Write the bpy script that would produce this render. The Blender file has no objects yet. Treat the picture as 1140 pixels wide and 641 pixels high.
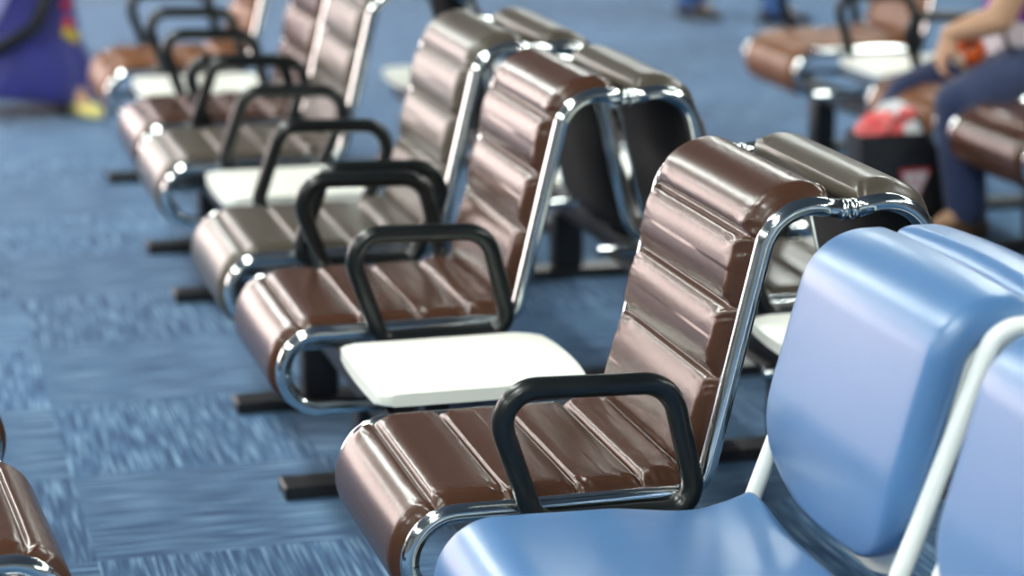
import bpy, bmesh, math, random
from mathutils import Vector as V, Matrix, noise
random.seed(7)
S = bpy.context.scene
COL = S.collection

# ------------------------------------------------------------------ materials
def new_mat(name):
    m = bpy.data.materials.new(name); m.use_nodes = True
    nt = m.node_tree; b = nt.nodes['Principled BSDF']
    return m, nt, b
def pmat(name, col, rough=.5, metal=0., coat=0., spec=.5, bump=0., bscale=60., var=0., sheen=0., coat_rough=.1, trans=0.):
    m, nt, b = new_mat(name)
    b.inputs['Base Color'].default_value = (*col, 1); b.inputs['Roughness'].default_value = rough
    b.inputs['Metallic'].default_value = metal; b.inputs['Coat Weight'].default_value = coat
    b.inputs['Coat Roughness'].default_value = coat_rough
    b.inputs['Specular IOR Level'].default_value = spec
    b.inputs['Sheen Weight'].default_value = sheen
    b.inputs['Transmission Weight'].default_value = trans
    tc = nt.nodes.new('ShaderNodeTexCoord')
    nz = nt.nodes.new('ShaderNodeTexNoise'); nz.inputs['Scale'].default_value = bscale; nz.inputs['Detail'].default_value = 4
    nt.links.new(tc.outputs['Object'], nz.inputs['Vector'])
    if bump:
        bp = nt.nodes.new('ShaderNodeBump'); bp.inputs['Strength'].default_value = bump; bp.inputs['Distance'].default_value = .004
        nt.links.new(nz.outputs['Fac'], bp.inputs['Height']); nt.links.new(bp.outputs['Normal'], b.inputs['Normal'])
    if var:
        n2 = nt.nodes.new('ShaderNodeTexNoise'); n2.inputs['Scale'].default_value = bscale*.2
        nt.links.new(tc.outputs['Object'], n2.inputs['Vector'])
        mx = nt.nodes.new('ShaderNodeMix'); mx.data_type = 'RGBA'
        mx.inputs['A'].default_value = (*[c*(1-var) for c in col], 1); mx.inputs['B'].default_value = (*[min(1, c*(1+var)) for c in col], 1)
        nt.links.new(n2.outputs['Fac'], mx.inputs['Factor']); nt.links.new(mx.outputs['Result'], b.inputs['Base Color'])
    return m
def emat(name, col, s):
    m = bpy.data.materials.new(name); m.use_nodes = True; nt = m.node_tree; nt.nodes.clear()
    o = nt.nodes.new('ShaderNodeOutputMaterial'); e = nt.nodes.new('ShaderNodeEmission')
    e.inputs['Color'].default_value = (*col, 1); e.inputs['Strength'].default_value = s
    nt.links.new(e.outputs[0], o.inputs[0]); return m

M = {}
M['brown'] = pmat('brown_leather', (.066, .028, .016), .26, coat=.10, coat_rough=.16, spec=.36, bump=.06, bscale=90, var=.12)
M['grey'] = pmat('grey_brown_leather', (.080, .064, .048), .32, coat=.10, spec=.42, coat_rough=.25, bump=.10, bscale=90, var=.10)
M['tan'] = pmat('tan_leather', (.175, .062, .016), .42, coat=.04, spec=.30, coat_rough=.2, bump=.1, bscale=90, var=.15)
M['backing'] = pmat('black_backing', (.005, .005, .005), .8)
M['chrome'] = pmat('chrome', (.80, .84, .83), .11, metal=1.)
M['black'] = pmat('black_polyurethane', (.007, .009, .009), .30, coat=.1, spec=.4, bump=.06, bscale=200)
M['steel'] = pmat('black_painted_steel', (.010, .010, .011), .40, coat=.0, bump=.03, bscale=120)
M['white'] = pmat('white_laminate', (.92, .92, .83), .30, bump=.02, bscale=100)
M['blue'] = pmat('blue_vinyl', (.078, .190, .390), .36, coat=.40, coat_rough=.3, bump=.05, bscale=160, var=.04)
M['whiteframe'] = pmat('white_coated_steel', (.88, .90, .85), .32)

def carpet_mat():
    m, nt, b = new_mat('blue_carpet_tiles')
    N = nt.nodes.new; L = nt.links.new
    T = .556
    tc = N('ShaderNodeTexCoord'); mp = N('ShaderNodeMapping')
    mp.inputs['Location'].default_value = (.372, -1.655, 0)
    L(tc.outputs['Object'], mp.inputs['Vector'])
    sc = N('ShaderNodeVectorMath'); sc.operation = 'SCALE'; sc.inputs['Scale'].default_value = 1/T
    L(mp.outputs[0], sc.inputs[0])
    fl = N('ShaderNodeVectorMath'); fl.operation = 'FLOOR'; L(sc.outputs[0], fl.inputs[0])
    sp = N('ShaderNodeSeparateXYZ'); L(fl.outputs[0], sp.inputs[0])
    ad = N('ShaderNodeMath'); ad.operation = 'ADD'; L(sp.outputs[0], ad.inputs[0]); L(sp.outputs[1], ad.inputs[1])
    md = N('ShaderNodeMath'); md.operation = 'FLOORED_MODULO'; L(ad.outputs[0], md.inputs[0]); md.inputs[1].default_value = 2
    def streak(scale):
        m2 = N('ShaderNodeMapping'); m2.inputs['Scale'].default_value = scale
        L(tc.outputs['Object'], m2.inputs['Vector'])
        off = N('ShaderNodeVectorMath'); off.operation = 'ADD'
        s3 = N('ShaderNodeVectorMath'); s3.operation = 'SCALE'; s3.inputs['Scale'].default_value = 7.31
        L(fl.outputs[0], s3.inputs[0]); L(m2.outputs[0], off.inputs[0]); L(s3.outputs[0], off.inputs[1])
        n = N('ShaderNodeTexNoise'); n.inputs['Scale'].default_value = 1.; n.inputs['Detail'].default_value = 1.5; n.inputs['Roughness'].default_value = .5
        L(off.outputs[0], n.inputs['Vector']); return n
    a = streak((150, 5.5, 1)); c = streak((5.5, 150, 1))
    mx = N('ShaderNodeMix'); mx.data_type = 'FLOAT'
    L(md.outputs[0], mx.inputs['Factor']); L(a.outputs['Fac'], mx.inputs['A']); L(c.outputs['Fac'], mx.inputs['B'])
    # even -> A ; parity picks the pile direction
    wn = N('ShaderNodeTexWhiteNoise'); L(fl.outputs[0], wn.inputs['Vector'])
    cr = N('ShaderNodeValToRGB'); e = cr.color_ramp.elements
    e[0].position = .38; e[0].color = (.022, .070, .165, 1)
    e[1].position = .68; e[1].color = (.235, .385, .550, 1)
    k = cr.color_ramp.elements.new(.54); k.color = (.056, .140, .270, 1)
    L(mx.outputs['Result'], cr.inputs['Fac'])
    fine = N('ShaderNodeTexNoise'); fine.inputs['Scale'].default_value = 300; fine.inputs['Detail'].default_value = 2
    L(tc.outputs['Object'], fine.inputs['Vector'])
    vr = N('ShaderNodeMath'); vr.operation = 'MULTIPLY_ADD'; L(wn.outputs['Value'], vr.inputs[0]); vr.inputs[1].default_value = .20; vr.inputs[2].default_value = .72
    vf = N('ShaderNodeMath'); vf.operation = 'MULTIPLY_ADD'; L(fine.outputs['Fac'], vf.inputs[0]); vf.inputs[1].default_value = .8; vf.inputs[2].default_value = .6
    vm = N('ShaderNodeMath'); vm.operation = 'MULTIPLY'; L(vr.outputs[0], vm.inputs[0]); L(vf.outputs[0], vm.inputs[1])
    hs = N('ShaderNodeVectorMath'); hs.operation = 'SCALE'; L(cr.outputs['Color'], hs.inputs[0]); L(vm.outputs[0], hs.inputs['Scale'])
    L(hs.outputs[0], b.inputs['Base Color'])
    b.inputs['Roughness'].default_value = .95; b.inputs['Sheen Weight'].default_value = .12; b.inputs['Sheen Roughness'].default_value = .5
    b.inputs['Specular IOR Level'].default_value = .12
    bp = N('ShaderNodeBump'); bp.inputs['Strength'].default_value = .5; bp.inputs['Distance'].default_value = .004
    L(mx.outputs['Result'], bp.inputs['Height']); L(bp.outputs['Normal'], b.inputs['Normal'])
    return m

# ------------------------------------------------------------------ object helpers
def mesh_obj(name, bm, mat, parent=None, smooth=True, angle=None):
    me = bpy.data.meshes.new(name)
    bmesh.ops.recalc_face_normals(bm, faces=bm.faces)
    bm.to_mesh(me); bm.free()
    for p in me.polygons: p.use_smooth = smooth
    if angle is not None:
        me.set_sharp_from_angle(angle=math.radians(angle))
    o = bpy.data.objects.new(name, me); COL.objects.link(o)
    me.materials.append(mat)
    if parent: o.parent = parent
    return o
def tag(o, label, cat, group=None, kind=None):
    if label: o['label'] = label
    if cat: o['category'] = cat
    if group: o['group'] = group
    if kind: o['kind'] = kind
    return o
def empty(name, loc=(0, 0, 0), rz=0.):
    o = bpy.data.objects.new(name, None); COL.objects.link(o)
    o.location = loc; o.rotation_euler = (0, 0, rz); o.empty_display_size = .1
    return o
def copy_tree(o, parent=None):
    c = o.copy(); COL.objects.link(c)
    if parent: c.parent = parent
    for ch in list(o.children): copy_tree(ch, c)
    return c

def fillet(pts, radii, n=10, closed=False):
    pts = [V(p) for p in pts]; out = []; N = len(pts)
    for i, p in enumerate(pts):
        r = radii[i] if isinstance(radii, (list, tuple)) else radii
        if (not closed and i in (0, N-1)) or r <= 0: out.append(p); continue
        a = (pts[i-1]-p).normalized(); c = (pts[(i+1) % N]-p).normalized()
        ang = a.angle(c); t = r/math.tan(ang/2)
        ctr = p+(a+c).normalized()*(r/math.sin(ang/2))
        s = p+a*t-ctr; e = p+c*t-ctr; tot = s.angle(e); ax = s.cross(e).normalized()
        for k in range(n+1): out.append(ctr+Matrix.Rotation(tot*k/n, 3, ax) @ s)
    return out
def resample(pts, n):
    d = [0]
    for i in range(1, len(pts)): d.append(d[-1]+(pts[i]-pts[i-1]).length)
    out = []; j = 0
    for k in range(n):
        t = d[-1]*k/(n-1)
        while j < len(d)-2 and d[j+1] < t: j += 1
        f = (t-d[j])/max(1e-9, d[j+1]-d[j]); out.append(pts[j].lerp(pts[j+1], min(1, max(0, f))))
    return out, d[-1]
def tube(bm, pts, r, seg=14, closed=False, cap=True):
    n = len(pts); rings = []; up = None
    for i, p in enumerate(pts):
        if closed: t = (pts[(i+1) % n]-pts[i-1]).normalized()
        else: t = (pts[min(i+1, n-1)]-pts[max(i-1, 0)]).normalized()
        if up is None:
            up = t.orthogonal().normalized()
        up = (up-t*up.dot(t)).normalized(); w = t.cross(up)
        rr = r[i] if isinstance(r, (list, tuple)) else r
        rings.append([bm.verts.new(p+up*rr*math.cos(2*math.pi*k/seg)+w*rr*math.sin(2*math.pi*k/seg)) for k in range(seg)])
    m = n if closed else n-1
    for i in range(m):
        A = rings[i]; B = rings[(i+1) % n]
        sh = 0
        if closed and i == n-1:
            sh = min(range(seg), key=lambda s: (A[0].co-B[s].co).length)
        for k in range(seg):
            bm.faces.new((A[k], A[(k+1) % seg], B[(k+1+sh) % seg], B[(k+sh) % seg]))
    if cap and not closed:
        for R, e in ((rings[0], pts[0]-(pts[1]-pts[0]).normalized()*.004), (rings[-1], pts[-1]+(pts[-1]-pts[-2]).normalized()*.004)):
            c = bm.verts.new(e)
            inner = [bm.verts.new(e.lerp(v.co, .75)) for v in R]
            for k in range(seg):
                bm.faces.new((R[k], R[(k+1) % seg], inner[(k+1) % seg], inner[k])); bm.faces.new((inner[k], inner[(k+1) % seg], c))
def box(bm, a, b, bev=0., seg=2):
    c = [(a[i]+b[i])/2 for i in range(3)]; s = [abs(b[i]-a[i]) for i in range(3)]
    r = bmesh.ops.create_cube(bm, size=1, matrix=Matrix.Translation(c) @ Matrix.Diagonal((*s, 1)))
    if bev:
        es = list({e for v in r['verts'] for e in v.link_edges})
        bmesh.ops.bevel(bm, geom=es, offset=bev, segments=seg, profile=.5, affect='EDGES')
def ring_loft(bm, rings, cap=True):
    vs = [[bm.verts.new(p) for p in R] for R in rings]; n = len(vs[0])
    for i in range(len(vs)-1):
        for k in range(n): bm.faces.new((vs[i][k], vs[i][(k+1) % n], vs[i+1][(k+1) % n], vs[i+1][k]))
    if cap:
        bm.faces.new(vs[0]); bm.faces.new(vs[-1])
def bm_():
    return bmesh.new()
def prism(bm, outline, z0, z1, bev=0.):
    lo = [bm.verts.new((x, y, z0)) for x, y in outline]; hi = [bm.verts.new((x, y, z1)) for x, y in outline]
    n = len(lo); fs = [bm.faces.new(hi), bm.faces.new(lo[::-1])]
    for i in range(n): bm.faces.new((lo[i], lo[(i+1) % n], hi[(i+1) % n], hi[i]))
    if bev:
        es = [e for f in fs for e in f.edges]
        bmesh.ops.bevel(bm, geom=es, offset=bev, segments=3, profile=.5, affect='EDGES')

# ------------------------------------------------------------------ the brown chairs
W = .506; XM = .742; ZS = .4265; TR = .0155
def side_path(y):
    P = [(.43, y, .2705), (.0195, y, .2705), (.0195, y, ZS), (.5035, y, ZS), (.617, y, .899), (.735, y, .880)]
    return fillet(P, [0, .0779, .0779, .055, .085, 0], 26)
PROF, PLEN = resample(side_path(0), 700)
def prof_index(x=None, z=None, branch=None):
    best = None
    for i, p in enumerate(PROF):
        if branch == 'seat' and not (p.z > .40 and p.x < .50): continue
        if branch == 'back' and not (p.z > .45 and p.x > .49): continue
        d = abs(p.x-x) if x is not None else abs(p.z-z)
        if best is None or d < best[0]: best = (d, i)
    return best[1]
I0 = min(range(len(PROF)), key=lambda i: (PROF[i]-V((.055, 0, .283))).length)
I1 = min(range(len(PROF)), key=lambda i: (PROF[i]-V((.715, 0, .882))).length)
SEAMS = [I0] + [prof_index(x=x, branch='seat') for x in (.068, .182, .300, .408)] + \
        [prof_index(z=.447, branch='back') if False else prof_index(x=.497, branch='seat')] + \
        [prof_index(z=z, branch='back') for z in (.607, .722, .832)] + [I1]
def cushion_bm(seed):
    rnd = random.Random(seed)
    ns = 520
    idx = [I0+(I1-I0)*k/(ns-1) for k in range(ns)]
    def at(f):
        i = int(f); t = f-i; j = min(i+1, len(PROF)-1); return PROF[i].lerp(PROF[j], t)
    # arc-length positions
    seg = PLEN/699
    y0, y1 = .0135, W-.0135; E = .032
    ve = [(E*(1-math.cos(a)), math.sin(a)) for a in [math.pi/2*k/9 for k in range(10)]]
    vs = [(y0+e, h) for e, h in ve] + [(y0+E+(y1-y0-2*E)*k/26, 1.) for k in range(1, 26)] + [(y1-e, h) for e, h in ve[::-1]]
    ph = [rnd.uniform(0, 6.28) for _ in range(40)]
    bm = bm_(); top = []; bot = []
    for f in idx:
        p = at(f); a = at(max(0, f-3)); b = at(min(len(PROF)-1, f+3)); t = (b-a).normalized(); nrm = V((-t.z, 0, t.x))
        k = max(i for i in range(len(SEAMS)) if SEAMS[i] <= f+1e-6) if f < I1 else len(SEAMS)-2
        k = min(k, len(SEAMS)-2)
        u = min(1., max(0., (f-SEAMS[k])/(SEAMS[k+1]-SEAMS[k]))); Lp = (SEAMS[k+1]-SEAMS[k])*seg
        dn = min(u, 1-u)*Lp                                 # metres to nearest seam
        nearest = k if u < .5 else k+1
        big = .007 if k < 4 else .0135
        if k in (4, 5): big = .014
        pil = 1-(1-min(1, dn/(Lp*.5)))**(3.6 if k < 4 else 3.0)
        crease = math.exp(-(dn/.0034)**2)*.0080 if 0 < nearest < len(SEAMS)-1 else 0
        s = f*seg
        row = []
        for (y, h) in vs:
            e = min(y-y0, y1-y)
            D = (.0205 if k < 4 else .0215)+big*pil - crease*(1-math.exp(-e/.02))
            # gathers beside the stitched edge, strongest where a seam meets it
            g = math.exp(-e/.034)*(.06+math.exp(-(dn/.026)**2))
            w1 = 1.6*(abs(noise.noise(V((s*62+(e*34), y*9, seed*3.1))))-.25)+.5*noise.noise(V((s*120+e*60, y*14, seed)))
            pk = .013*g*w1*min(1, dn/.004)
            if k in (4, 5):                                  # the fold between seat and back is creased
                dd = abs(f-SEAMS[5])*seg
                q = math.exp(-(dd/.055)**2)
                ez = math.exp(-(y-y0)/.11)+.75*math.exp(-(y1-y)/.07)
                pk += .019*q*ez*(abs(noise.noise(V((y*46+s*14, s*9, seed*1.7))))-.22)
            lo = .0009*math.sin(y*13+ph[nearest+5])*math.sin(s*11+ph[8])
            d = -.006+(D+lo+.006)*h+pk*h
            # puffs narrow the side a touch at the seams
            yy = y
            row.append(bm.verts.new(p+nrm*d+V((0, yy, 0))))
        top.append(row)
        bot.append([bm.verts.new(p-nrm*.012+V((0, y0+.004, 0))), bm.verts.new(p-nrm*.012+V((0, y1-.004, 0)))])
    nv = len(vs)
    for i in range(ns-1):
        for j in range(nv-1): bm.faces.new((top[i][j], top[i+1][j], top[i+1][j+1], top[i][j+1]))
        bm.faces.new((bot[i][0], bot[i][1], bot[i+1][1], bot[i+1][0]))
        bm.faces.new((top[i][0], bot[i][0], bot[i+1][0], top[i+1][0]))
        bm.faces.new((top[i][-1], top[i+1][-1], bot[i+1][1], bot[i][1]))
    for i in (0, -1):
        bm.faces.new(top[i]+[bot[i][1], bot[i][0]])
    return bm
def backing_bm():
    bm = bm_(); n = 120; rows = []
    for k in range(n):
        f = int(I0+8+(I1-I0-12)*k/(n-1)); p = PROF[f]
        t = (PROF[min(699, f+2)]-PROF[f-2]).normalized(); nr = V((-t.z, 0, t.x))
        rows.append([p+nr*d+V((0, y, 0)) for d, y in ((-.0125, .020), (-.0125, W-.020), (-.0165, W-.024), (-.0165, .024))])
    ring_loft(bm, rows); return bm
ARM = [(.140, .634), (.436, .625), (.487, .411), (.215, .411)]
ARMF = [(.238, .634), (.535, .625), (.440, .411), (.160, .411)]
def arm_bm(y, flip):
    pts = [V((x, y, z)) for x, z in (ARMF if flip else ARM)]
    r = [.055, .060, .042, .042]
    path = fillet(pts, r, 9, closed=True)
    bm = bm_(); tube(bm, path, .0182, 14, closed=True); return bm

def make_chair(flip):
    root = empty('airport_chair')
    c = mesh_obj('quilted_cushion', cushion_bm(3 if flip else 5), M['brown'], root)
    mesh_obj('backing', backing_bm(), M['backing'], c)
    for y in (0, W):
        bm = bm_(); tube(bm, side_path(y), TR, 26)
        f = mesh_obj('side_frame', bm, M['chrome'], root)
        b2 = bm_(); e = V((.735, y, .880)); d = V((.118, 0, -.019)).normalized()
        tube(b2, [e-d*.006, e+d*.004], .0175, 16); mesh_obj('end_collar', b2, M['chrome'], f)
    for p in ((.40, .2705), (.56, .67)):
        bm = bm_(); tube(bm, [V((p[0], 0, p[1])), V((p[0], W, p[1]))], .011, 10, cap=False)
        mesh_obj('cross_bar', bm, M['steel'], root)
    for y, nm in ((-.0345, 'near'), (W+.0345, 'far')):
        a = mesh_obj('armrest', arm_bm(y, flip), M['black'], root); a['side'] = nm
    return root
protoA = make_chair(False); protoB = make_chair(True)
used = {}
def chair(x, y, rz, flip, leather, label, group, skip=()):
    src = protoB if flip else protoA
    if not used.get(flip): o = src; used[flip] = True; first = True
    else: o = copy_tree(src); first = False
    o.location = (x, y, 0); o.rotation_euler = (0, 0, rz)
    tag(o, label, 'chair', group)
    for ch in list(o.children):
        if ch.name.startswith('quilted_cushion'):
            ch.material_slots[0].link = 'OBJECT'; ch.material_slots[0].material = M[leather]
        if ch.get('side') in skip:
            bpy.data.objects.remove(ch)
    return o
Y = {1: 0., 2: 1.146, 3: 1.838, 4: 2.985, 5: 3.610, 6: 4.745}
G1 = 'padded airport chairs in the main row'
chair(0, Y[2], 0, False, 'brown', 'brown leather chrome chair standing alone between white tables with black loop armrests both sides' if False else 'brown padded leather chair with two black armrests, directly behind the nearest white table', G1)
chair(0, Y[1], 0, False, 'brown', 'sharpest, nearest brown padded leather chair with one black armrest, beside the blue chair', G1, skip=('far',))
chair(0, Y[3], 0, True, 'grey', 'greyish padded chair with black armrests, just in front of the second white table', G1)
chair(0, Y[4], 0, True, 'grey', 'greyish padded chair with black armrests, just behind the second white table', G1)
chair(.012, Y[5], 0, False, 'brown', 'blurred brown padded chair in front of the farthest white table of the main row', G1)
chair(.03, Y[6], 0, False, 'tan', 'farthest blurred tan brown chair of the main row, behind its last white table', G1)
# the row standing back to back with it (turned round, so its origin is at the far side of each seat)
G2 = 'padded airport chairs in the back-to-back row'
for i, l in ((1, 'grey padded chair back to back with the nearest brown chair'),
             (2, 'grey padded chair back to back with the brown chair behind the nearest white table'),
             (3, 'grey padded chair back to back with the greyish chair in front of the second table'),
             (4, 'grey padded chair back to back with the greyish chair behind the second table')):
    chair(2*XM, Y[i]+W, math.pi, i in (2, 3), 'grey', l, G2)
# facing row at the left edge
ANG = math.pi+.055
G3 = 'padded chairs facing the main row at the left edge'
chair(-.533, -.045+W, ANG, False, 'brown', 'brown padded chair cut off at the lower left corner, facing the main row', G3)
chair(-.583, .80+W, ANG, False, 'brown', 'brown padded chair barely showing at the left edge, behind the lower left chair', G3)
# row on the right
G4 = 'padded chairs in the row on the right'
RX = 2.475; RY = {1: 4.57, 2: 3.40, 3: 2.77}
chair(RX, RY[1], 0, False, 'tan', 'blurred tan chair in the right row, beyond the white table next to the seated person', G4)
chair(RX, RY[2], 0, False, 'tan', 'tan padded chair in the right row with a person sitting on it', G4, skip=('near',))
chair(RX, RY[3], 0, False, 'brown', 'brown padded chair cut off by the right edge, nearest in the right row', G4, skip=('near', 'far'))

# ------------------------------------------------------------------ tables, beams and feet
def table(x, y0, y1, rz, label, group, flip=False):
    root = empty('side_table', (x, (y0+y1)/2, 0), rz)
    h = (y1-y0)/2
    pts = []
    cor = fillet([(.112, -h, 0), (.512, -h, 0), (.512, h, 0), (.112, h, 0)], [.028, .035, .035, .028], 6, closed=True)
    # ends bowed outwards a little
    full = []
    n = len(cor)
    for i in range(n):
        a, b = cor[i], cor[(i+1) % n]; m = max(1, int((b-a).length/.02))
        for k in range(m): full.append(a.lerp(b, k/m))
    for p in full:
        bow = .018*(1-(p.y/h)**2)
        pts.append((p.x+(bow if p.x > .3 else -bow*.4)*min(1, abs(p.x-.31)/.2), p.y))
    bm = bm_(); prism(bm, pts, .408, .432, .006)
    mesh_obj('table_top', bm, M['white'], root, angle=40)
    bm = bm_(); box(bm, (.17, -.10, .398), (.42, .10, .4075), .003); mesh_obj('mounting_plate', bm, M['steel'], root, angle=30)
    bm = bm_(); box(bm, (.235, -.025, .254), (.285, .025, .3985), .004); mesh_obj('stem', bm, M['steel'], root, angle=30)
    tag(root, label, 'table', group); return root
TG = 'white tables between the chairs of the main row'
table(0, .655, 1.03, 0, 'white table between the two sharp brown chairs, nearest and largest', TG)
table(0, 2.50, 2.885, 0, 'white table between the two greyish chairs, second from the camera', TG)
table(0, 4.225, 4.61, 0, 'white table farthest back in the main row, before the last chair', TG)
TG2 = 'white tables in the back-to-back row'
table(2*XM, .655, 1.03, math.pi, 'white table glimpsed under the top bend of the nearest brown chair', TG2)
table(2*XM, 2.50, 2.885, math.pi, 'white table glimpsed behind the back of the second brown chair', TG2)
table(2*XM, 4.225, 4.61, math.pi, 'white table glimpsed above the third chair, behind the greyish chair backs', TG2)
table(RX, 4.04, 4.42, 0, 'white table in the right row beside the seated person', 'white table in the right row')

def beam(x, y0, y1, label, rz=0):
    root = empty('support_beam', (x, y0, 0), rz)
    L = y1-y0
    bm = bm_(); box(bm, (-.034, 0, .196), (.034, L, .2535), .008, 3); mesh_obj('bar', bm, M['steel'], root, angle=30)
    for y in (-.006, L-.002):
        bm = bm_(); box(bm, (-.036, y, .194), (.036, y+.008, .2555), .003); mesh_obj('end_cap', bm, M['black'], root, angle=30)
    tag(root, label, 'beam', 'beams carrying the chair rows')
BX = .262
beam(BX, -1.45, 5.40, 'black steel beam running under the main row of brown chairs')
beam(2*XM-BX, -1.45, 5.40, 'black steel beam running under the back-to-back row of grey chairs')
beam(RX+BX, 2.0, 5.25, 'black steel beam under the right row with the seated person')
beam(-.515-BX+.00, -.45, 1.5, 'black steel beam under the facing row at the left edge', rz=.055)

def foot(x0, x1, y, posts, label, group):
    root = empty('bench_foot', (x0, y, 0))
    bm = bm_(); box(bm, (0, -.043, 0), (x1-x0, .043, .030), .003, 1); mesh_obj('foot_bar', bm, M['steel'], root, angle=30)
    for p in posts:
        bm = bm_(); box(bm, (p-x0-.043, -.038, .030), (p-x0+.043, .038, .196), .008, 3); mesh_obj('post', bm, M['steel'], root, angle=30)
    tag(root, label, 'bench foot', group)
FG = 'feet across under the back-to-back rows'
for y, l in ((1.41, 'black foot bar on the carpet under the brown chair behind the nearest table'),
             (2.07, 'black foot bar on the carpet under the greyish chair before the second table'),
             (3.20, 'black foot bar on the carpet under the greyish chair behind the second table'),
             (3.84, 'black foot bar on the carpet under the blurred brown chair before the last table'),
             (5.00, 'black foot bar on the carpet under the farthest chair of the main row')):
    foot(.055, 2*XM-.055, y, (BX, 2*XM-BX), l, FG)
FG2 = 'feet under the right row'
for y, l in ((4.91, 'black foot bar and post under the far tan chair of the right row'),
             (3.78, 'black foot bar under the chair the person sits on'),
             (3.14, 'black foot bar under the brown chair at the right edge')):
    foot(RX+.07, RX+.80, y, (RX+BX,), l, FG2)
foot(-1.25, -.58, .45, (-.515-BX-.005,), 'black foot bar under the facing chairs at the left edge', 'foot under the left row')

# ------------------------------------------------------------------ blue chairs
def blue_side(y):
    P = [(.43, y, .2705), (.065, y, .2705), (.065, y, .420), (.515, y, .420), (.677, y, .855), (.738, y, .857)]
    return fillet(P, [0, .07, .07, .055, .05, 0], 12)
def pad_bm(path, hw, thick, ymid, crown=.010, end1=(.06, 2.2), end2=(.03, 2.2), n=110, m=18, dip=None):
    """cushion pad: outline rounded at both ends (length, exponent), full rounded edge, slightly crowned face"""
    pts, Ln = resample(path, n); bm = bm_(); rings = []
    k1, k2 = [], []
    order = []
    for i, p in enumerate(pts):
        s = Ln*i/(n-1)
        t = (pts[min(n-1, i+1)]-pts[max(0, i-1)]).normalized(); nr = V((-t.z, 0, t.x))
        def oc(d, L, e): return 1. if d >= L else max(0., 1-(1-d/L)**e)**(1/e)
        d1, d2 = s, Ln-s
        w = max(.006, hw*min(oc(d1, *end1), oc(d2, *end2)))
        et = min(1, s/(thick*.5), (Ln-s)/(thick*.5)); th = max(.0015, thick/2*math.sqrt(max(0, 1-(1-et)**2)))
        rr = min(th, w*.9); ring = []; q = []
        for k in range(m+1):                      # right edge, bottom side to face
            a = -math.pi/2+math.pi*k/m; q.append((w-rr+rr*math.cos(a), th*math.sin(a)))
        for k in range(1, 20): q.append(((w-rr)*(1-2*k/20), th))
        for k in range(m+1):
            a = math.pi/2+math.pi*k/m; q.append((-(w-rr)+rr*math.cos(a), th*math.sin(a)))
        for k in range(1, 6): q.append(((w-rr)*(-1+2*k/6), -th))
        for X, Z in q:
            cr = crown*(1-(X/w)**2)*et if Z > 0 else 0
            dz = dip(s/Ln, X/hw) if dip else 0
            ring.append(p+V((0, ymid+X, 0))+nr*(Z+cr+dz))
        rings.append(ring)
    ring_loft(bm, rings); return bm
def blue_chair(y, label, far_tube=True):
    root = empty('blue_chair', (0, y, 0))
    for yy in ((0, W) if far_tube else (0,)):
        bm = bm_(); tube(bm, blue_side(yy), .0135, 14); mesh_obj('side_frame', bm, M['whiteframe'], root)
    # seat pad: rolls over the front, dips towards the back and flares up at the two rear corners
    sp = fillet([(.052, 0, .315), (.024, 0, .458), (.30, 0, .452), (.44, 0, .432), (.548, 0, .428)], [0, .075, .3, .2, 0], 14)
    def dip(u, v): return .050*max(0, (u-.72)/.28)**2*abs(v)**4 - .014*(1-v*v)*math.sin(math.pi*min(1, u))**2
    seat = mesh_obj('seat_pad', pad_bm(sp, W/2+.002, .046, W/2, .004, (.05, 2.2), (.03, 2.2), dip=dip), M['blue'], root)
    ssp = fillet([(.12, 0, .422), (.30, 0, .424), (.44, 0, .404), (.566, 0, .404)], [0, .3, .2, 0], 10)
    def dip2(u, v): return .068*max(0, (u-.70)/.30)**2*abs(v)**4 - .014*(1-v*v)*math.sin(math.pi*min(1, u))**2
    mesh_obj('seat_shell', pad_bm(ssp, W/2-.002, .012, W/2, 0, (.05, 2.2), (.03, 2.2), dip=dip2), M['whiteframe'], seat)
    bp = fillet([(.585, 0, .482), (.561, 0, .595), (.634, 0, .861), (.743, 0, .861)], [0, .25, .075, 0], 16)
    back = mesh_obj('back_pad', pad_bm(bp, W/2-.006, .058, W/2, .010, (.145, 2.1), (.012, 2.5)), M['blue'], root)
    shp = fillet([(.600, 0, .450), (.583, 0, .585), (.652, 0, .828), (.741, 0, .830)], [0, .25, .06, 0], 16)
    mesh_obj('back_shell', pad_bm(shp, W/2-.016, .016, W/2, 0, (.150, 2.1), (.012, 2.5)), M['whiteframe'], back)
    for p in ((.40, .2705),):
        bm = bm_(); tube(bm, [V((p[0], 0, p[1])), V((p[0], W, p[1]))], .011, 10, cap=False); mesh_obj('cross_bar', bm, M['steel'], root)
    tag(root, label, 'chair', 'blue padded chairs at the near end'); return root
BY = -.662
blue_chair(BY, 'blue vinyl chair with white frame next to the nearest brown chair')
blue_chair(BY-W-.105, 'blue vinyl chair cut off by the lower right corner, nearest the camera')
bt = blue_chair(BY, 'blue chair back to back with the first blue chair, only its rounded top edge showing')
bt.location = (2*XM, BY+W, 0); bt.rotation_euler = (0, 0, math.pi)

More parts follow.
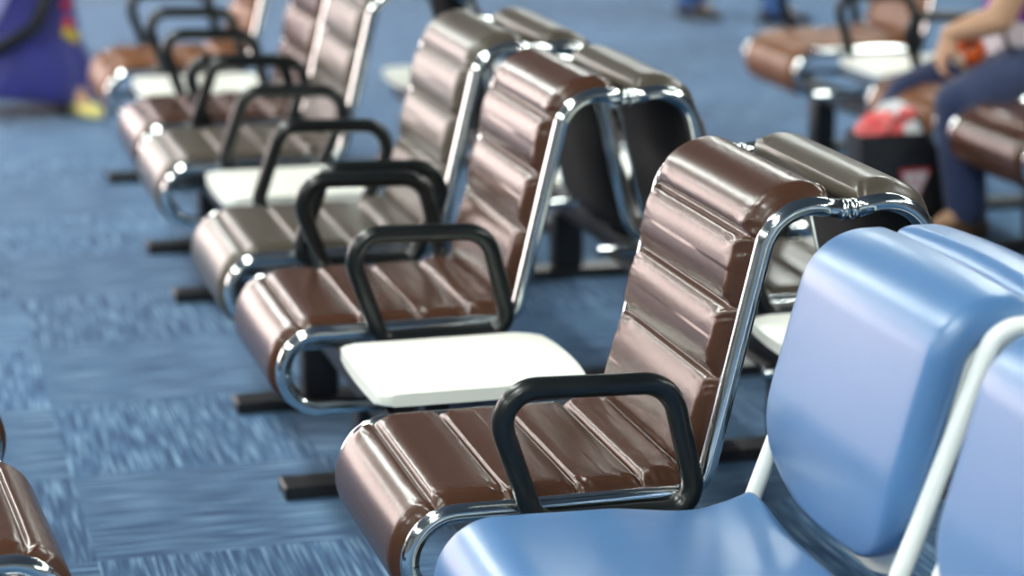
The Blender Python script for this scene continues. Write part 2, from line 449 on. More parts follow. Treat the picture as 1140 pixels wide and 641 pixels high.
# ------------------------------------------------------------------ bodies
def loft_chain(bm, pts, rads, ref=None, seg=20):
    """tapered limb; rads are r or (ra, rb) with ra along ref"""
    pts = [V(p) for p in pts]; n = len(pts)
    # smooth the chain
    P = []; R = []
    for i in range(n-1):
        p0 = pts[max(0, i-1)]; p1 = pts[i]; p2 = pts[i+1]; p3 = pts[min(n-1, i+2)]
        ra = rads[i] if isinstance(rads[i], tuple) else (rads[i],)*2; rb = rads[i+1] if isinstance(rads[i+1], tuple) else (rads[i+1],)*2
        for k in range(6):
            t = k/6
            P.append(.5*((2*p1)+(p2-p0)*t+(2*p0-5*p1+4*p2-p3)*t*t+(3*p1-p0-3*p2+p3)*t**3))
            u = t*t*(3-2*t); R.append((ra[0]+(rb[0]-ra[0])*u, ra[1]+(rb[1]-ra[1])*u))
    P.append(pts[-1]); R.append(rads[-1] if isinstance(rads[-1], tuple) else (rads[-1],)*2)
    t0 = (P[1]-P[0]).normalized(); t1 = (P[-1]-P[-2]).normalized()
    def capped(P, R):
        a = min(R[0]); b = min(R[-1])
        pre = [(P[0]-t0*a*math.sin(x), (R[0][0]*math.cos(x), R[0][1]*math.cos(x))) for x in (1.45, 1.1, .75, .4)]
        post = [(P[-1]+t1*b*math.sin(x), (R[-1][0]*math.cos(x), R[-1][1]*math.cos(x))) for x in (.4, .75, 1.1, 1.45)]
        return [p for p, _ in pre]+P+[p for p, _ in post], [r for _, r in pre]+R+[r for _, r in post]
    P, R = capped(P, R); rings = []; up = V(ref) if ref else None
    for i, p in enumerate(P):
        t = (P[min(i+1, len(P)-1)]-P[max(i-1, 0)]).normalized()
        if up is None: up = t.orthogonal()
        a = (up-t*up.dot(t)).normalized(); b = t.cross(a)
        if not ref: up = a
        rings.append([p+a*R[i][0]*math.cos(2*math.pi*k/seg)+b*R[i][1]*math.sin(2*math.pi*k/seg) for k in range(seg)])
    ring_loft(bm, rings)
def fused(name, bm, mat, parent, voxel=.008, smooth=6):
    """one continuous surface grown over the limbs"""
    me = bpy.data.meshes.new('tmp'); bmesh.ops.recalc_face_normals(bm, faces=bm.faces); bm.to_mesh(me); bm.free()
    o = bpy.data.objects.new('tmp', me); COL.objects.link(o)
    r = o.modifiers.new('r', 'REMESH'); r.mode = 'VOXEL'; r.voxel_size = voxel
    s = o.modifiers.new('s', 'SMOOTH'); s.iterations = smooth; s.factor = .5
    dg = bpy.context.evaluated_depsgraph_get()
    m2 = bpy.data.meshes.new_from_object(o.evaluated_get(dg)); m2.name = name
    bpy.data.objects.remove(o)
    for p in m2.polygons: p.use_smooth = True
    m2.materials.clear(); m2.materials.append(mat)
    ob = bpy.data.objects.new(name, m2); COL.objects.link(ob)
    if parent: ob.parent = parent
    return ob
M['skin'] = pmat('skin', (.62, .36, .22), .5, bump=.03, bscale=120, var=.05)
M['denim'] = pmat('blue_denim', (.017, .030, .090), .85, sheen=.2, bump=.3, bscale=260, var=.25)
M['denim2'] = pmat('mid_blue_denim', (.04, .10, .26), .85, bump=.3, bscale=260, var=.25)
M['purple'] = pmat('purple_cotton', (.22, .035, .30), .8, bump=.1, bscale=160, var=.1)
M['whitecloth'] = pmat('white_cotton', (.75, .70, .74), .85, bump=.1, bscale=160)
M['hair'] = pmat('dark_hair', (.018, .012, .010), .45, bump=.4, bscale=90)
M['shoebrown'] = pmat('brown_shoe_leather', (.10, .055, .025), .5)
M['shoedark'] = pmat('dark_shoe_leather', (.025, .024, .022), .5)
M['gold'] = pmat('gold_shoe', (.80, .70, .22), .30, coat=.4)
M['orange'] = pmat('orange_plastic', (.85, .13, .012), .35, coat=.3)
M['dress'] = pmat('violet_blue_satin', (.022, .024, .21), .5, sheen=.4, bump=.15, bscale=40, var=.4)
M['darkcloth'] = pmat('black_cloth', (.012, .012, .018), .8)
M['lilac'] = pmat('lilac_cloth', (.45, .42, .72), .6)
M['red'] = pmat('red_cloth', (.62, .03, .05), .55)
M['yellow'] = pmat('yellow_cloth', (.70, .48, .01), .6)
M['dark'] = pmat('dark_rubber', (.012, .012, .012), .5)

def head_into(bm, c, face, s=1., neck=None):
    """skull, jaw, nose, ears, eye ridge; face = unit direction the face looks"""
    f = V(face).normalized(); up = V((0, 0, 1)); sd = up.cross(f).normalized(); c = V(c)
    loft_chain(bm, [c+f*.010*s-up*.105*s, c+f*.012*s-up*.06*s, c+up*.0*s, c+up*.06*s, c-f*.004+up*.10*s],
               [(.034*s, .040*s), (.060*s, .074*s), (.078*s, .095*s), (.074*s, .092*s), (.045*s, .06*s)], ref=sd)
    loft_chain(bm, [c+f*.088*s+up*.012*s, c+f*.105*s-up*.016*s, c+f*.098*s-up*.028*s], [.009*s, .013*s, .014*s])
    loft_chain(bm, [c+f*.082*s-up*.060*s+sd*.02*s, c+f*.092*s-up*.060*s, c+f*.082*s-up*.060*s-sd*.02*s], [.007*s, .010*s, .007*s])
    for q in (-1, 1):
        loft_chain(bm, [c+sd*q*.082*s+up*.022*s, c+sd*q*.086*s, c+sd*q*.080*s-up*.026*s], [(.006*s, .016*s), (.008*s, .019*s), (.006*s, .012*s)], ref=sd)
        loft_chain(bm, [c+sd*q*.018*s+f*.086*s+up*.024*s, c+sd*q*.045*s+f*.074*s+up*.026*s], [.009*s, .009*s])
    if neck is not None: loft_chain(bm, [V(neck), c-up*.07*s-f*.01*s], [.058*s, .052*s])
def hair_into(bm, c, face, s, back=.0, drop=.10):
    f = V(face); f.z = 0; f.normalize(); up = V((0, 0, 1)); sd = up.cross(f).normalized(); c = V(c)
    loft_chain(bm, [c+f*.042*s+up*.098*s, c-f*.004*s+up*.104*s, c-f*.035*s+up*.075*s, c-f*.040*s+up*.02*s, c-f*.055*s-up*.05*s, c-f*(.060+back)*s-up*drop*s],
               [(.060*s, .036*s), (.074*s, .044*s), (.088*s, .062*s), (.090*s, .066*s), (.078*s, .055*s), (.045*s, .032*s)], ref=sd)
    loft_chain(bm, [c+f*.03*s+up*.070*s+sd*.045*s, c-f*.02*s+up*.02*s+sd*.066*s, c-f*.035*s-up*.05*s+sd*.055*s], [.045*s, .036*s, .026*s])
    loft_chain(bm, [c+f*.03*s+up*.070*s-sd*.045*s, c-f*.02*s+up*.02*s-sd*.066*s, c-f*.035*s-up*.05*s-sd*.055*s], [.045*s, .036*s, .026*s])
def eyes(c, face, s, parent):
    f = V(face).normalized(); up = V((0, 0, 1)); sd = up.cross(f).normalized(); c = V(c)
    for q in (-1, 1):
        bm = bm_(); bmesh.ops.create_uvsphere(bm, u_segments=12, v_segments=8, radius=.011*s, matrix=Matrix.Translation(c+sd*q*.032*s+f*.080*s+up*.004*s))
        mesh_obj('eye', bm, M['dark'], parent)
def hand_into(bm, wrist, d, palm_n, thumb, s=1., curl=.6):
    """five separate fingers rooted in a palm; d = wrist->fingers, palm_n = direction the fingers curl to"""
    d = V(d).normalized(); pn = V(palm_n); pn = (pn-d*pn.dot(d)).normalized(); sd = d.cross(pn)*thumb; w = V(wrist)
    loft_chain(bm, [w, w+d*.04*s, w+d*.085*s], [(.026*s, .020*s), (.038*s, .016*s), (.041*s, .014*s)], ref=sd)
    for k, (o, L) in enumerate(((.030, .070), (.010, .078), (-.010, .072), (-.029, .056))):
        p = w+d*.085*s+sd*o*s; pts = [p]; a = curl*.5
        for j, q in enumerate((.45, .32, .23)):
            p = p+(d*math.cos(a)+pn*math.sin(a))*L*q*s; pts.append(p); a += curl
        loft_chain(bm, pts, [.0095*s, .0090*s, .0082*s, .0070*s], seg=10)
    p = w+d*.025*s+sd*.028*s
    loft_chain(bm, [p, p+(d*.6+sd*.7+pn*.3)*.035*s, p+(d*.85+sd*.55+pn*.7)*.062*s, p+(d*.95+sd*.25+pn*.95)*.078*s], [.013*s, .012*s, .0105*s, .008*s], seg=10)

def shoe_bm(ankle, toe_dir, L=.28, w=.050, h=.085):
    bm = bm_(); d = V(toe_dir).normalized(); a = V((ankle[0], ankle[1], 0))
    sd = V((0, 0, 1)).cross(d)
    st = [(-.075, .62, .075), (-.06, .80, .092), (0, .85, .098), (.06, .95, .072), (.12, 1.05, .055), (.165, .95, .045), (.195, .55, .032), (.203, .25, .022)]
    k = L/.28; rings = []
    for t, ww, hh in st:
        c = a+d*t*k; ring = []
        for q in range(16):
            an = 2*math.pi*q/16; cx = math.cos(an); cz = math.sin(an)
            z = hh*h/.095*(.5+.5*math.copysign(abs(cz)**.7, cz))
            ring.append(c+sd*w*ww*math.copysign(abs(cx)**.8, cx)+V((0, 0, z+.001)))
        rings.append(ring)
    ring_loft(bm, rings); return bm

# ---- person sitting in the right row, facing -X
p1 = empty('person', (2.86, 3.70, 0))
def rel(o, base):                     # geometry is laid out in world coordinates, keep it under its root
    if o.parent and o.parent.type == 'EMPTY': o.matrix_parent_inverse = Matrix.Translation(base).inverted()
    return o
B1 = V((2.86, 3.70, 0))
hipN, hipF = V((2.870, 3.50, .520)), V((2.870, 3.69, .520))
kneN, kneF = V((2.548, 3.365, .432)), V((2.545, 3.725, .405))
ankN, ankF = V((2.585, 3.340, .105)), V((2.400, 3.760, .105))
shN, shF = V((2.820, 3.385, 1.00)), V((2.885, 3.805, 1.00))
elN, elF = V((2.700, 3.400, .690)), V((2.95, 3.83, .72))
wrN, wrF = V((2.560, 3.470, .640)), V((2.985, 3.800, .575))
bm = bm_()
loft_chain(bm, [(2.885, 3.590, .53), (2.89, 3.590, .66), (2.905, 3.590, .80), (2.91, 3.590, .95), (2.915, 3.590, 1.06)], [(.175, .120), (.155, .110), (.150, .105), (.175, .110), (.120, .070)], ref=(0, 1, 0))
for h, k, a in ((hipN, kneN, ankN), (hipF, kneF, ankF)):
    loft_chain(bm, [h, h.lerp(k, .5), k], [.072, .068, .058]); loft_chain(bm, [k, k.lerp(a, .35), a], [.055, .058, .038])
    loft_chain(bm, [a, a+V((-.09, 0, -.055))], [.036, .028])
for s_, e_, w_ in ((shN, elN, wrN), (shF, elF, wrF)):
    loft_chain(bm, [s_, s_.lerp(e_, .5), e_], [.062, .056, .047]); loft_chain(bm, [e_, e_.lerp(w_, .4), w_], [.047, .044, .028])
hand_into(bm, wrN, (-.16, .25, -.95), (1, .1, -.2), 1, 1.0, .55)
hand_into(bm, wrF, (.1, .2, -.6), (0, -1, .1), -1, 1.0, .35)
head_into(bm, (2.885, 3.590, 1.30), (-.95, -.1, -.3), 1.12, (2.915, 3.590, 1.05))
body = rel(fused('body', bm, M['skin'], p1, .0065, 5), B1)
for o in ([]): pass
bm = bm_()
for h, k, a in ((hipN, kneN, ankN), (hipF, kneF, ankF)):
    loft_chain(bm, [h, h.lerp(k, .5), k], [.094, .088, .076]); loft_chain(bm, [k, k.lerp(a, .35), a+V((0, 0, .0))], [.074, .074, .068])
loft_chain(bm, [(2.870, 3.47, .530), (2.870, 3.72, .530)], [(.10, .10), (.10, .10)])
loft_chain(bm, [(2.870, 3.590, .54), (2.872, 3.590, .60)], [(.178, .118), (.168, .120)], ref=(0, 1, 0))
rel(fused('jeans', bm, M['denim'], body, .009, 8), B1)
bm = bm_()
loft_chain(bm, [(2.874, 3.590, .585), (2.876, 3.590, .63), (2.885, 3.590, .70)], [(.185, .128), (.182, .128), (.168, .118)], ref=(0, 1, 0))
rel(fused('white_hem', bm, M['whitecloth'], body, .008, 4), B1)
bm = bm_()
loft_chain(bm, [(2.880, 3.590, .655), (2.905, 3.590, .80), (2.91, 3.590, .95), (2.915, 3.590, 1.07)], [(.180, .126), (.166, .122), (.190, .124), (.130, .082)], ref=(0, 1, 0))
for s_, e_ in ((shN, elN), (shF, elF)): loft_chain(bm, [s_+V((0, 0, .005)), s_.lerp(e_, .42)], [.068, .062])
rel(fused('top', bm, M['purple'], body, .008, 6), B1)
bm = bm_(); hair_into(bm, (2.885, 3.590, 1.30), (-.95, -.1, 0), 1.12, .01, .26)
rel(fused('hair', bm, M['hair'], body, .009, 5), B1); 
eyes((2.885, 3.590, 1.30), (-.95, -.1, -.3), 1.12, body)
for a in (ankN, ankF):
    rel(mesh_obj('shoe', shoe_bm(a, (-1, -.25, 0), .26), M['shoebrown'], body), B1)
bm = bm_(); tube(bm, resample(fillet([(2.78, 3.42, .55), (2.735, 3.44, .63), (2.745, 3.47, .78), (2.82, 3.42, 1.0)], [0, .05, .05, 0], 6), 20)[0], .009, 8)
rel(mesh_obj('strap', bm, M['darkcloth'], body), B1)
tag(p1, 'person in blue jeans and purple top sitting on the right row holding an orange object', 'person')

# ---- orange thing in the hand
OC = V((2.640, 3.485, .580))
toy = empty('orange_toy', OC)
bm = bm_(); bmesh.ops.create_uvsphere(bm, u_segments=28, v_segments=18, radius=1, matrix=Matrix.Diagonal((.056, .052, .050, 1)))
for v in bm.verts:
    q = V((v.co.x/.056, v.co.y/.052, v.co.z/.05)); dn = (q-V((-.35, -.80, .38)).normalized()).length
    if dn < .42: v.co *= 1-.10*(1-dn/.42)
mesh_obj('shell', bm, M['orange'], toy)
ax = V((-.35*.056, -.80*.052, .38*.05)).normalized()
bm = bm_(); bmesh.ops.create_uvsphere(bm, u_segments=16, v_segments=10, radius=.0155, matrix=Matrix.Translation(ax*.040))
mesh_obj('dark_hole', bm, M['dark'], toy)
bm = bm_(); bmesh.ops.create_uvsphere(bm, u_segments=16, v_segments=10, radius=1, matrix=Matrix.Translation((-.043, -.022, -.022)) @ Matrix.Diagonal((.022, .020, .024, 1)))
mesh_obj('white_cap', bm, M['white'], toy)
tag(toy, 'round orange object with a dark hole held in the seated person\'s hand', 'toy')

# ---- woman standing at the far left in a long violet-blue skirt
WX, WY = -.10, 6.62; B2 = V((WX, WY, 0))
p2 = empty('person', B2)
bm = bm_()
loft_chain(bm, [(WX, WY, .95), (WX, WY, 1.08), (WX, WY, 1.22), (WX, WY, 1.40), (WX, WY, 1.52)], [(.17, .12), (.14, .10), (.145, .105), (.175, .11), (.11, .065)], ref=(1, 0, 0))
for sx in (-1, 1):
    hx = WX+sx*.09
    ft = V((WX+.185, WY-.12, .10)) if sx > 0 else V((WX+.10, WY-.02, .10))
    loft_chain(bm, [(hx, WY, .96), ((hx+ft.x)/2, WY-.04, .52), tuple(ft)], [.085, .055, .034]); loft_chain(bm, [ft, ft+V((.02, -.08, -.05))], [.034, .026])
    s_ = V((WX+sx*.19, WY, 1.46)); e_ = V((WX+sx*.25, WY+.02, 1.16)); w_ = V((WX+sx*.24, WY-.10, .92))
    loft_chain(bm, [s_, s_.lerp(e_, .5), e_], [.055, .046, .038]); loft_chain(bm, [e_, e_.lerp(w_, .4), w_], [.038, .036, .025])
    hand_into(bm, w_, (0, -.25, -.95), (-sx*.9, 0, 0), -sx, 1.0, .3)
head_into(bm, (WX, WY-.01, 1.74), (.4, -.9, 0), 1.08, (WX, WY, 1.52))
b2 = rel(fused('body', bm, M['skin'], p2, .0075, 5), B2)
def skirt(zs, folds, amp):
    bm = bm_(); rings = []
    for z, cx, rx, ry, hem in zs:
        ring = []
        for k in range(120):
            a = 2*math.pi*k/120; f = 1+amp*(1-min(1, z/.9))*math.sin(folds*a+1.3*math.sin(2*a))
            ring.append(V((cx+rx*f*math.cos(a), WY+ry*f*math.sin(a), z-hem*math.cos(a))))
        rings.append(ring)
    inner = [[V((cx+(p.x-cx)*.96, WY+(p.y-WY)*.96, p.z)) for p in R] for (z, cx, rx, ry, hem), R in zip(zs, rings)]
    ring_loft(bm, inner[::-1]+rings, cap=False)
    return bm
SK = [(.075, WX-.02, .290, .25, .040), (.11, WX-.015, .292, .25, .035), (.20, WX-.005, .285, .24, .02), (.30, WX-.02, .245, .22, .01), (.45, WX-.025, .232, .20, 0), (.70, WX-.01, .215, .18, 0), (.98, WX, .180, .135, 0), (1.06, WX, .15, .11, 0)]
rel(mesh_obj('long_skirt', skirt(SK, 9, .035), M['dress'], b2), B2)
bm = bm_(); loft_chain(bm, [(WX, WY, 1.02), (WX, WY, 1.12), (WX, WY, 1.24), (WX, WY, 1.42), (WX, WY, 1.53)], [(.165, .122), (.152, .112), (.158, .118), (.188, .122), (.115, .075)], ref=(1, 0, 0))
for sx in (-1, 1): loft_chain(bm, [(WX+sx*.19, WY, 1.465), (WX+sx*.215, WY, 1.33)], [.060, .054])
rel(fused('bodice', bm, M['dress'], b2, .009, 6), B2)
# dark and lilac shawl ends hanging in front of the skirt
def swag(pts, w, t=.010):
    path, _ = resample(fillet(pts, [0]+[.10]*(len(pts)-2)+[0], 8), 30); bm = bm_(); rings = []
    for i, p in enumerate(path):
        d = (path[min(29, i+1)]-path[max(0, i-1)]).normalized(); n = V((0, -1, 0)); sd = d.cross(n).normalized()
        rings.append([p+sd*w*a+n*(t*b+.008*math.sin(i*.5+a*3)) for a, b in ((-1, 0), (-.5, 1), (0, .4), (.5, 1), (1, 0), (0, -.6))])
    ring_loft(bm, rings); return bm
yf = WY-.265
rel(mesh_obj('dark_sash', swag([(-.36, yf+.02, .27), (-.22, yf-.005, .30), (-.08, yf, .38), (.0, yf+.02, .55), (.03, yf+.06, .95)], .030), M['darkcloth'], b2), B2)
rel(mesh_obj('lilac_sash', swag([(-.30, yf, .38), (-.24, yf, .43), (-.17, yf+.01, .58), (-.10, yf+.08, .98)], .030), M['lilac'], b2), B2)
# red and yellow blossoms down the right of the skirt
def blossom(x, z, r, mat, nm):
    bm = bm_(); yy = WY-.150-(.05 if z < .42 else 0)
    for k in range(6):
        a = k*math.pi/3
        bmesh.ops.create_uvsphere(bm, u_segments=10, v_segments=6, radius=1, matrix=Matrix.Translation((x+r*.55*math.cos(a), yy, z+r*.55*math.sin(a))) @ Matrix.Diagonal((r*.55, .010, r*.55, 1)))
    bmesh.ops.create_uvsphere(bm, u_segments=10, v_segments=6, radius=1, matrix=Matrix.Translation((x, yy-.006, z)) @ Matrix.Diagonal((r*.35, .010, r*.35, 1)))
    rel(mesh_obj(nm, bm, mat, b2), B2)
for x, z, r, m_, nm in ((.055, .455, .022, 'red', 'red_blossom'), (.058, .385, .022, 'red', 'red_blossom'), (.052, .345, .020, 'yellow', 'yellow_blossom'), (.078, .330, .022, 'yellow', 'yellow_blossom'), (.070, .53, .022, 'red', 'red_blossom')):
    blossom(x, z, r, M[m_], nm)
bm = bm_(); hair_into(bm, (WX, WY-.01, 1.74), (.4, -.9, 0), 1.08, .01, .30)
rel(fused('hair', bm, M['hair'], b2, .010, 5), B2)
eyes((WX, WY-.01, 1.74), (.4, -.9, 0), 1.08, b2)
rel(mesh_obj('gold_shoe', shoe_bm((WX+.185, WY-.12, 0), (.42, -.9, 0), .24, .046, .085), M['gold'], b2), B2)
rel(mesh_obj('dark_shoe', shoe_bm((WX+.10, WY-.02, 0), (.2, -.9, 0), .22, .030, .085), M['shoedark'], b2), B2)
tag(p2, 'person in a long violet-blue skirt and gold shoe standing at the upper left', 'person')

# ---- someone walking far behind, only the feet reach into the picture
B3 = V((3.72, 8.55, 0)); p3 = empty('person', B3)
fa, fb = V((3.545, 8.72, .10)), V((3.885, 8.36, .10))
bm = bm_(); hp = V((3.72, 8.55, .98))
loft_chain(bm, [hp, hp+V((0, 0, .16)), hp+V((0, 0, .32)), hp+V((0, 0, .48)), hp+V((0, 0, .58))], [(.165, .11), (.15, .105), (.165, .11), (.20, .115), (.12, .07)], ref=(.7, .7, 0))
for f, q in ((fa, -1), (fb, 1)):
    h = hp+V((.07*q, -.06*q, -.02)); k = h.lerp(f, .5)+V((.05, -.02, 0))
    loft_chain(bm, [h, k, f], [.085, .06, .036]); loft_chain(bm, [f, f+V((.09, -.03, -.06))], [.034, .028])
    s_ = hp+V((.14*q, -.14*q, .52)); e_ = s_+V((-.06*q, -.02, -.30)); w_ = e_+V((.10, -.03, -.24))
    loft_chain(bm, [s_, e_], [.058, .042]); loft_chain(bm, [e_, w_], [.042, .028]); hand_into(bm, w_, (.2, 0, -.95), (0, .8*q, 0), q, 1.05, .35)
head_into(bm, hp+V((.01, 0, .80)), (.9, -.3, 0), 1.12, hp+V((0, 0, .57)))
b3 = rel(fused('body', bm, M['skin'], p3, .0085, 5), B3)
bm = bm_()
for f, q in ((fa, -1), (fb, 1)):
    h = hp+V((.07*q, -.06*q, -.02)); k = h.lerp(f, .5)+V((.05, -.02, 0)); loft_chain(bm, [h, k, f+V((0, 0, .0))], [.11, .085, .075])
loft_chain(bm, [hp+V((0, 0, -.04)), hp+V((0, 0, .08))], [(.185, .13), (.172, .12)], ref=(.7, .7, 0))
rel(fused('jeans', bm, M['denim2'], b3, .011, 6), B3)
bm = bm_()
loft_chain(bm, [hp+V((0, 0, .04)), hp+V((0, 0, .3)), hp+V((0, 0, .48)), hp+V((0, 0, .59))], [(.19, .135), (.185, .13), (.215, .135), (.13, .085)], ref=(.7, .7, 0))
for q in (-1, 1):
    s_ = hp+V((.14*q, -.14*q, .52)); loft_chain(bm, [s_, s_+V((-.06*q, -.02, -.30))], [.074, .058])
rel(fused('jacket', bm, M['darkcloth'], b3, .011, 6), B3)
bm = bm_(); hair_into(bm, hp+V((.01, 0, .80)), (.9, -.3, 0), 1.12, -.02, .06)
rel(fused('hair', bm, M['hair'], b3, .011, 4), B3)
eyes(hp+V((.01, 0, .80)), (.9, -.3, 0), 1.12, b3)
rel(mesh_obj('shoe', shoe_bm(fa, (.5, -.85, 0), .29, .052, .10), M['shoedark'], b3), B3)
rel(mesh_obj('shoe', shoe_bm(fb, (.95, -.2, 0), .29, .052, .10), M['shoedark'], b3), B3)
tag(p3, 'person walking far behind, only dark shoes and blue jeans legs showing at the top', 'person')

# ------------------------------------------------------------------ shopping bag
M['bagpaper'] = pmat('black_card', (.010, .010, .011), .42, coat=.2)
M['signwhite'] = pmat('white_print', (.80, .78, .78), .5)
M['signred'] = pmat('red_print', (.62, .03, .05), .5)
M['redpack'] = pmat('red_wrapping', (.80, .10, .10), .35, coat=.4, bump=.25, bscale=50, var=.3)
M['plastic'] = pmat('clear_crinkled_plastic', (.80, .84, .86), .18, coat=.6, bump=.4, bscale=50)
BGX, BGY = 2.250, 3.42; BW, BD, BH = .330, .13, .335
bag = empty('shopping_bag', (BGX, BGY, 0))
bm = bm_(); t = .004
o_ = fillet([(0, 0, 0), (BW, 0, 0), (BW, BD, 0), (0, BD, 0)], .008, 4, closed=True)
i_ = fillet([(t, t, 0), (BW-t, t, 0), (BW-t, BD-t, 0), (t, BD-t, 0)], .006, 4, closed=True)
def sag(p, z): 
    k = 1-.03*math.sin(math.pi*z/BH); return V((BW/2+(p.x-BW/2)*k, BD/2+(p.y-BD/2)*(1+.10*math.sin(math.pi*z/BH)), z))
rings = [[sag(p, z) for p in o_] for z in (0, .05, .12, .2, .28, BH)]+[[sag(p, z) for p in i_] for z in (BH, .2, .012)]
ring_loft(bm, rings); mesh_obj('bag_body', bm, M['bagpaper'], bag, angle=40)
bm = bm_(); lo = V((.215, -.0115, .190))
def tri(s, y0, y1, mat, nm, cz=.0, parent=None):
    b_ = bm_(); c = V((.186, 0, .182+cz)); P = [(-.056*s, .040*s), (.056*s, .040*s), (0, -.086*s)]
    pts = fillet([(c.x+x, 0, c.z+z) for x, z in P], .006*s, 4, closed=True)
    a = [b_.verts.new((p.x, y0, p.z)) for p in pts]; d = [b_.verts.new((p.x, y1, p.z)) for p in pts]; n = len(a)
    b_.faces.new(a); b_.faces.new(d[::-1])
    for i in range(n): b_.faces.new((a[i], a[(i+1) % n], d[(i+1) % n], d[i]))
    return mesh_obj(nm, b_, mat, parent, smooth=False)
bm.free()
emblem = tri(1.0, -.0085, -.004, M['signred'], 'emblem', parent=bag)
tri(.80, -.0100, -.0080, M['signwhite'], 'emblem_field', cz=-.002, parent=emblem)
bm = bm_()                                           # the red hook-shaped mark with its dot
tube(bm, resample(fillet([(.179, -.0105, .180), (.179, -.0105, .192), (.194, -.0105, .192), (.194, -.0105, .177), (.186, -.0105, .174), (.186, -.0105, .164)], [0, .006, .006, .005, .003, 0], 4), 24)[0], .0026, 8)
bmesh.ops.create_uvsphere(bm, u_segments=10, v_segments=6, radius=.0034, matrix=Matrix.Translation((.186, -.0105, .155)))
mesh_obj('emblem_mark', bm, M['signred'], emblem)
for y in (.012, BD-.012):
    bm = bm_(); tube(bm, resample(fillet([(.10, y, BH-.03), (.10, y+.005, BH+.05), (.22, y+.005, BH+.05), (.22, y, BH-.03)], [0, .05, .05, 0], 8), 30)[0], .004, 8)
    mesh_obj('handle', bm, M['darkcloth'], bag)
tag(bag, 'black shopping bag with inverted triangle emblem standing at the seated person\'s feet', 'bag')
def crumple(nm, c, r, seed, mat, label, cat):
    rnd = random.Random(seed); bm = bm_(); bmesh.ops.create_icosphere(bm, subdivisions=4, radius=1)
    ds = [(V((rnd.uniform(-1, 1), rnd.uniform(-1, 1), rnd.uniform(-1, 1))).normalized(), rnd.uniform(3, 7), rnd.uniform(0, 6)) for _ in range(7)]
    for v in bm.verts:
        q = v.co.copy(); k = 1+sum(.05*abs(math.sin(d.dot(q)*f+p)) for d, f, p in ds)-.12
        v.co = V((q.x*r[0]*k, q.y*r[1]*k, q.z*r[2]*k))
    o = mesh_obj(nm, bm, mat); o.location = c; tag(o, label, cat); return o
crumple('wrapped_parcel', (BGX+.092, BGY+.065, .318), (.080, .048, .072), 4, M['redpack'], 'red wrapped parcel poking out of the left of the black bag', 'parcel')
crumple('wrapped_parcel', (BGX+.190, BGY+.080, .375), (.034, .026, .030), 9, M['redpack'], 'small red bundle on the crinkled plastic in the black bag', 'parcel')
crumple('plastic_wrapping', (BGX+.232, BGY+.062, .318), (.075, .048, .052), 14, M['plastic'], 'crinkled clear plastic filling the right of the black bag', 'wrapping')
crumple('plastic_wrapping', (BGX+.150, BGY+.098, .372), (.060, .020, .050), 21, M['plastic'], 'pale plastic sheet behind the red parcel in the black bag', 'wrapping')

# ------------------------------------------------------------------ the hall
def quad_obj(name, a, b, mat, kind='structure'):
    bm = bm_(); box(bm, a, b); o = mesh_obj(name, bm, mat, smooth=False); o['kind'] = kind; return o
X0, X1, Y0, Y1, HC = -9., 15., -9., 18., 4.0
WIN = 6.5
quad_obj('floor', (X0, Y0, -.05), (X1, Y1, 0), carpet_mat())
M['ceil'] = pmat('ceiling_tile', (.20, .20, .20), .8, bump=.1, bscale=30)
M['wall'] = pmat('grey_wall', (.20, .21, .22), .7, bump=.05, bscale=20)
quad_obj('ceiling', (X0, Y0, HC), (X1, Y1, HC+.1), M['ceil'])
quad_obj('wall_front', (X0, Y0-.2, 0), (X1, Y0, HC), M['wall'])
quad_obj('wall_right', (X1, Y0, 0), (X1+.2, Y1, HC), M['wall'])
bm = bm_(); box(bm, (X0-.2, Y0, 0), (X0, Y1, .5)); box(bm, (X0-.2, Y0, 3.6), (X0, Y1, HC)); box(bm, (X0-.2, Y0, .5), (X0, 6., 3.6))
o = mesh_obj('wall_left', bm, M['wall'], smooth=False); o['kind'] = 'structure'
bm = bm_(); box(bm, (X0, Y1, 0), (X1, Y1+.2, .3)); box(bm, (X0, Y1, 3.7), (X1, Y1+.2, HC)); box(bm, (0., Y1, .3), (X1, Y1+.2, 3.7))
o = mesh_obj('wall_back', bm, M['wall'], smooth=False); o['kind'] = 'structure'
M['frame'] = pmat('window_frame_paint', (.30, .31, .32), .4)
M['daylight'] = emat('frosted_daylight_pane', (1.0, .83, .79), WIN)
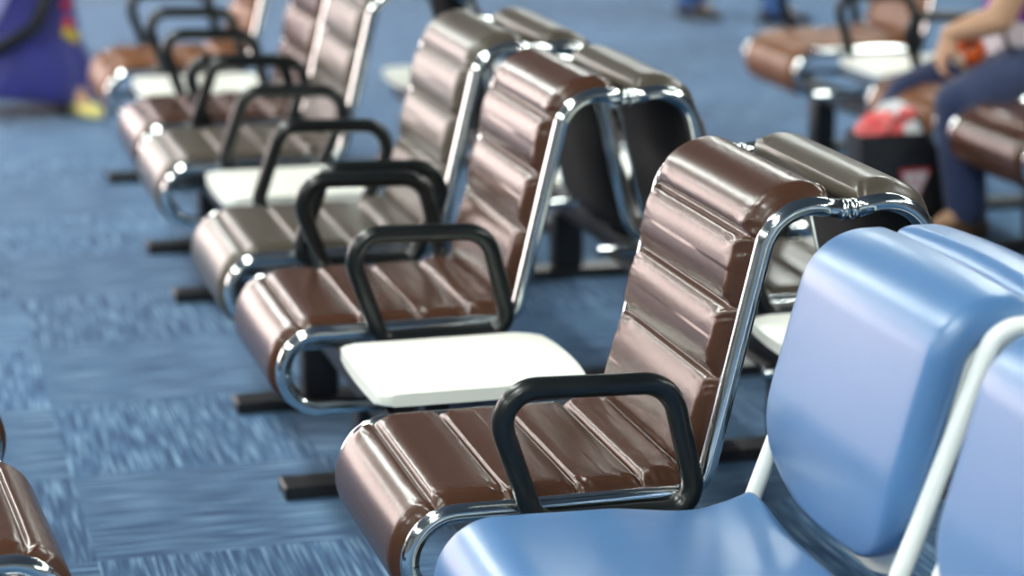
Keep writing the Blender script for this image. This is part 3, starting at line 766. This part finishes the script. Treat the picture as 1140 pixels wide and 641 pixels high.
def window(n, along_x, a, z0, z1, L=3.0):
    def bx(bm, u0, u1, w0, w1, d0, d1):
        if along_x: box(bm, (a+u0, Y1+d0, w0), (a+u1, Y1+d1, w1))
        else: box(bm, (X0-d1, a+u0, w0), (X0-d0, a+u1, w1))
    bm = bm_()
    for r in ((0, .06, z0, z1), (L-.06, L, z0, z1), (.06, L-.06, z0, z0+.06), (.06, L-.06, z1-.06, z1), (L/2-.03, L/2+.03, z0+.06, z1-.06)): bx(bm, *r, .02, .15)
    w = mesh_obj('window_%d' % n, bm, M['frame'], smooth=False); w['kind'] = 'structure'
    bm = bm_(); bx(bm, .06, L-.06, z0+.06, z1-.06, .08, .10); mesh_obj('pane', bm, M['daylight'], w, smooth=False)
for i in range(3): window(i+1, True, X0+3.*i, .3, 3.7)
for i in range(4): window(i+4, False, 6.+3.*i, .5, 3.6)
# rows of fluorescent fittings across the ceiling
M['lamp'] = emat('lamp_diffuser', (.94, 1.0, .95), 28.)
M['lampbody'] = pmat('lamp_housing', (.7, .7, .7), .4)
first = None
for i in range(3):
    for j in range(6):
        x = (-5.2, -1.55, 4.7)[i]; y = -6.0+4.2*j
        if first is None:
            r = empty('ceiling_light', (x, y, HC))
            bm = bm_(); box(bm, (-.32, -1.25, -.09), (.32, 1.25, 0), .01); mesh_obj('housing', bm, M['lampbody'], r, angle=30)
            bm = bm_(); box(bm, (-.285, -1.2, -.105), (.285, 1.2, -.0905)); mesh_obj('diffuser', bm, M['lamp'], r, smooth=False)
            first = r; o = r
        else:
            o = copy_tree(first); o.location = (x, y, HC)
        tag(o, 'long white fluorescent ceiling light of the hall, out of the picture overhead', 'light', 'ceiling lights')
wd = bpy.data.worlds.new('World'); S.world = wd; wd.use_nodes = True
wd.node_tree.nodes['Background'].inputs[0].default_value = (.75, .82, .95, 1)
wd.node_tree.nodes['Background'].inputs[1].default_value = .08

# ------------------------------------------------------------------ camera
cam = bpy.data.cameras.new('camera'); co = bpy.data.objects.new('camera', cam); COL.objects.link(co)
yaw, pitch = .2651, -.2403
fw = V((math.sin(yaw)*math.cos(pitch), math.cos(yaw)*math.cos(pitch), math.sin(pitch)))
co.location = (-.7635, -3.4994, 1.6741); co.rotation_euler = fw.to_track_quat('-Z', 'Y').to_euler()
cam.sensor_width = 36; cam.lens = 2685.35*36/1140; cam.clip_start = .05; cam.clip_end = 200
cam.dof.use_dof = True; cam.dof.focus_distance = 3.92; cam.dof.aperture_fstop = 2.2
S.camera = co
S.view_settings.view_transform = 'Standard'; S.view_settings.look = 'None'; S.view_settings.gamma = 1
S.view_settings.exposure = 0.2; S.view_settings.use_curve_mapping = False
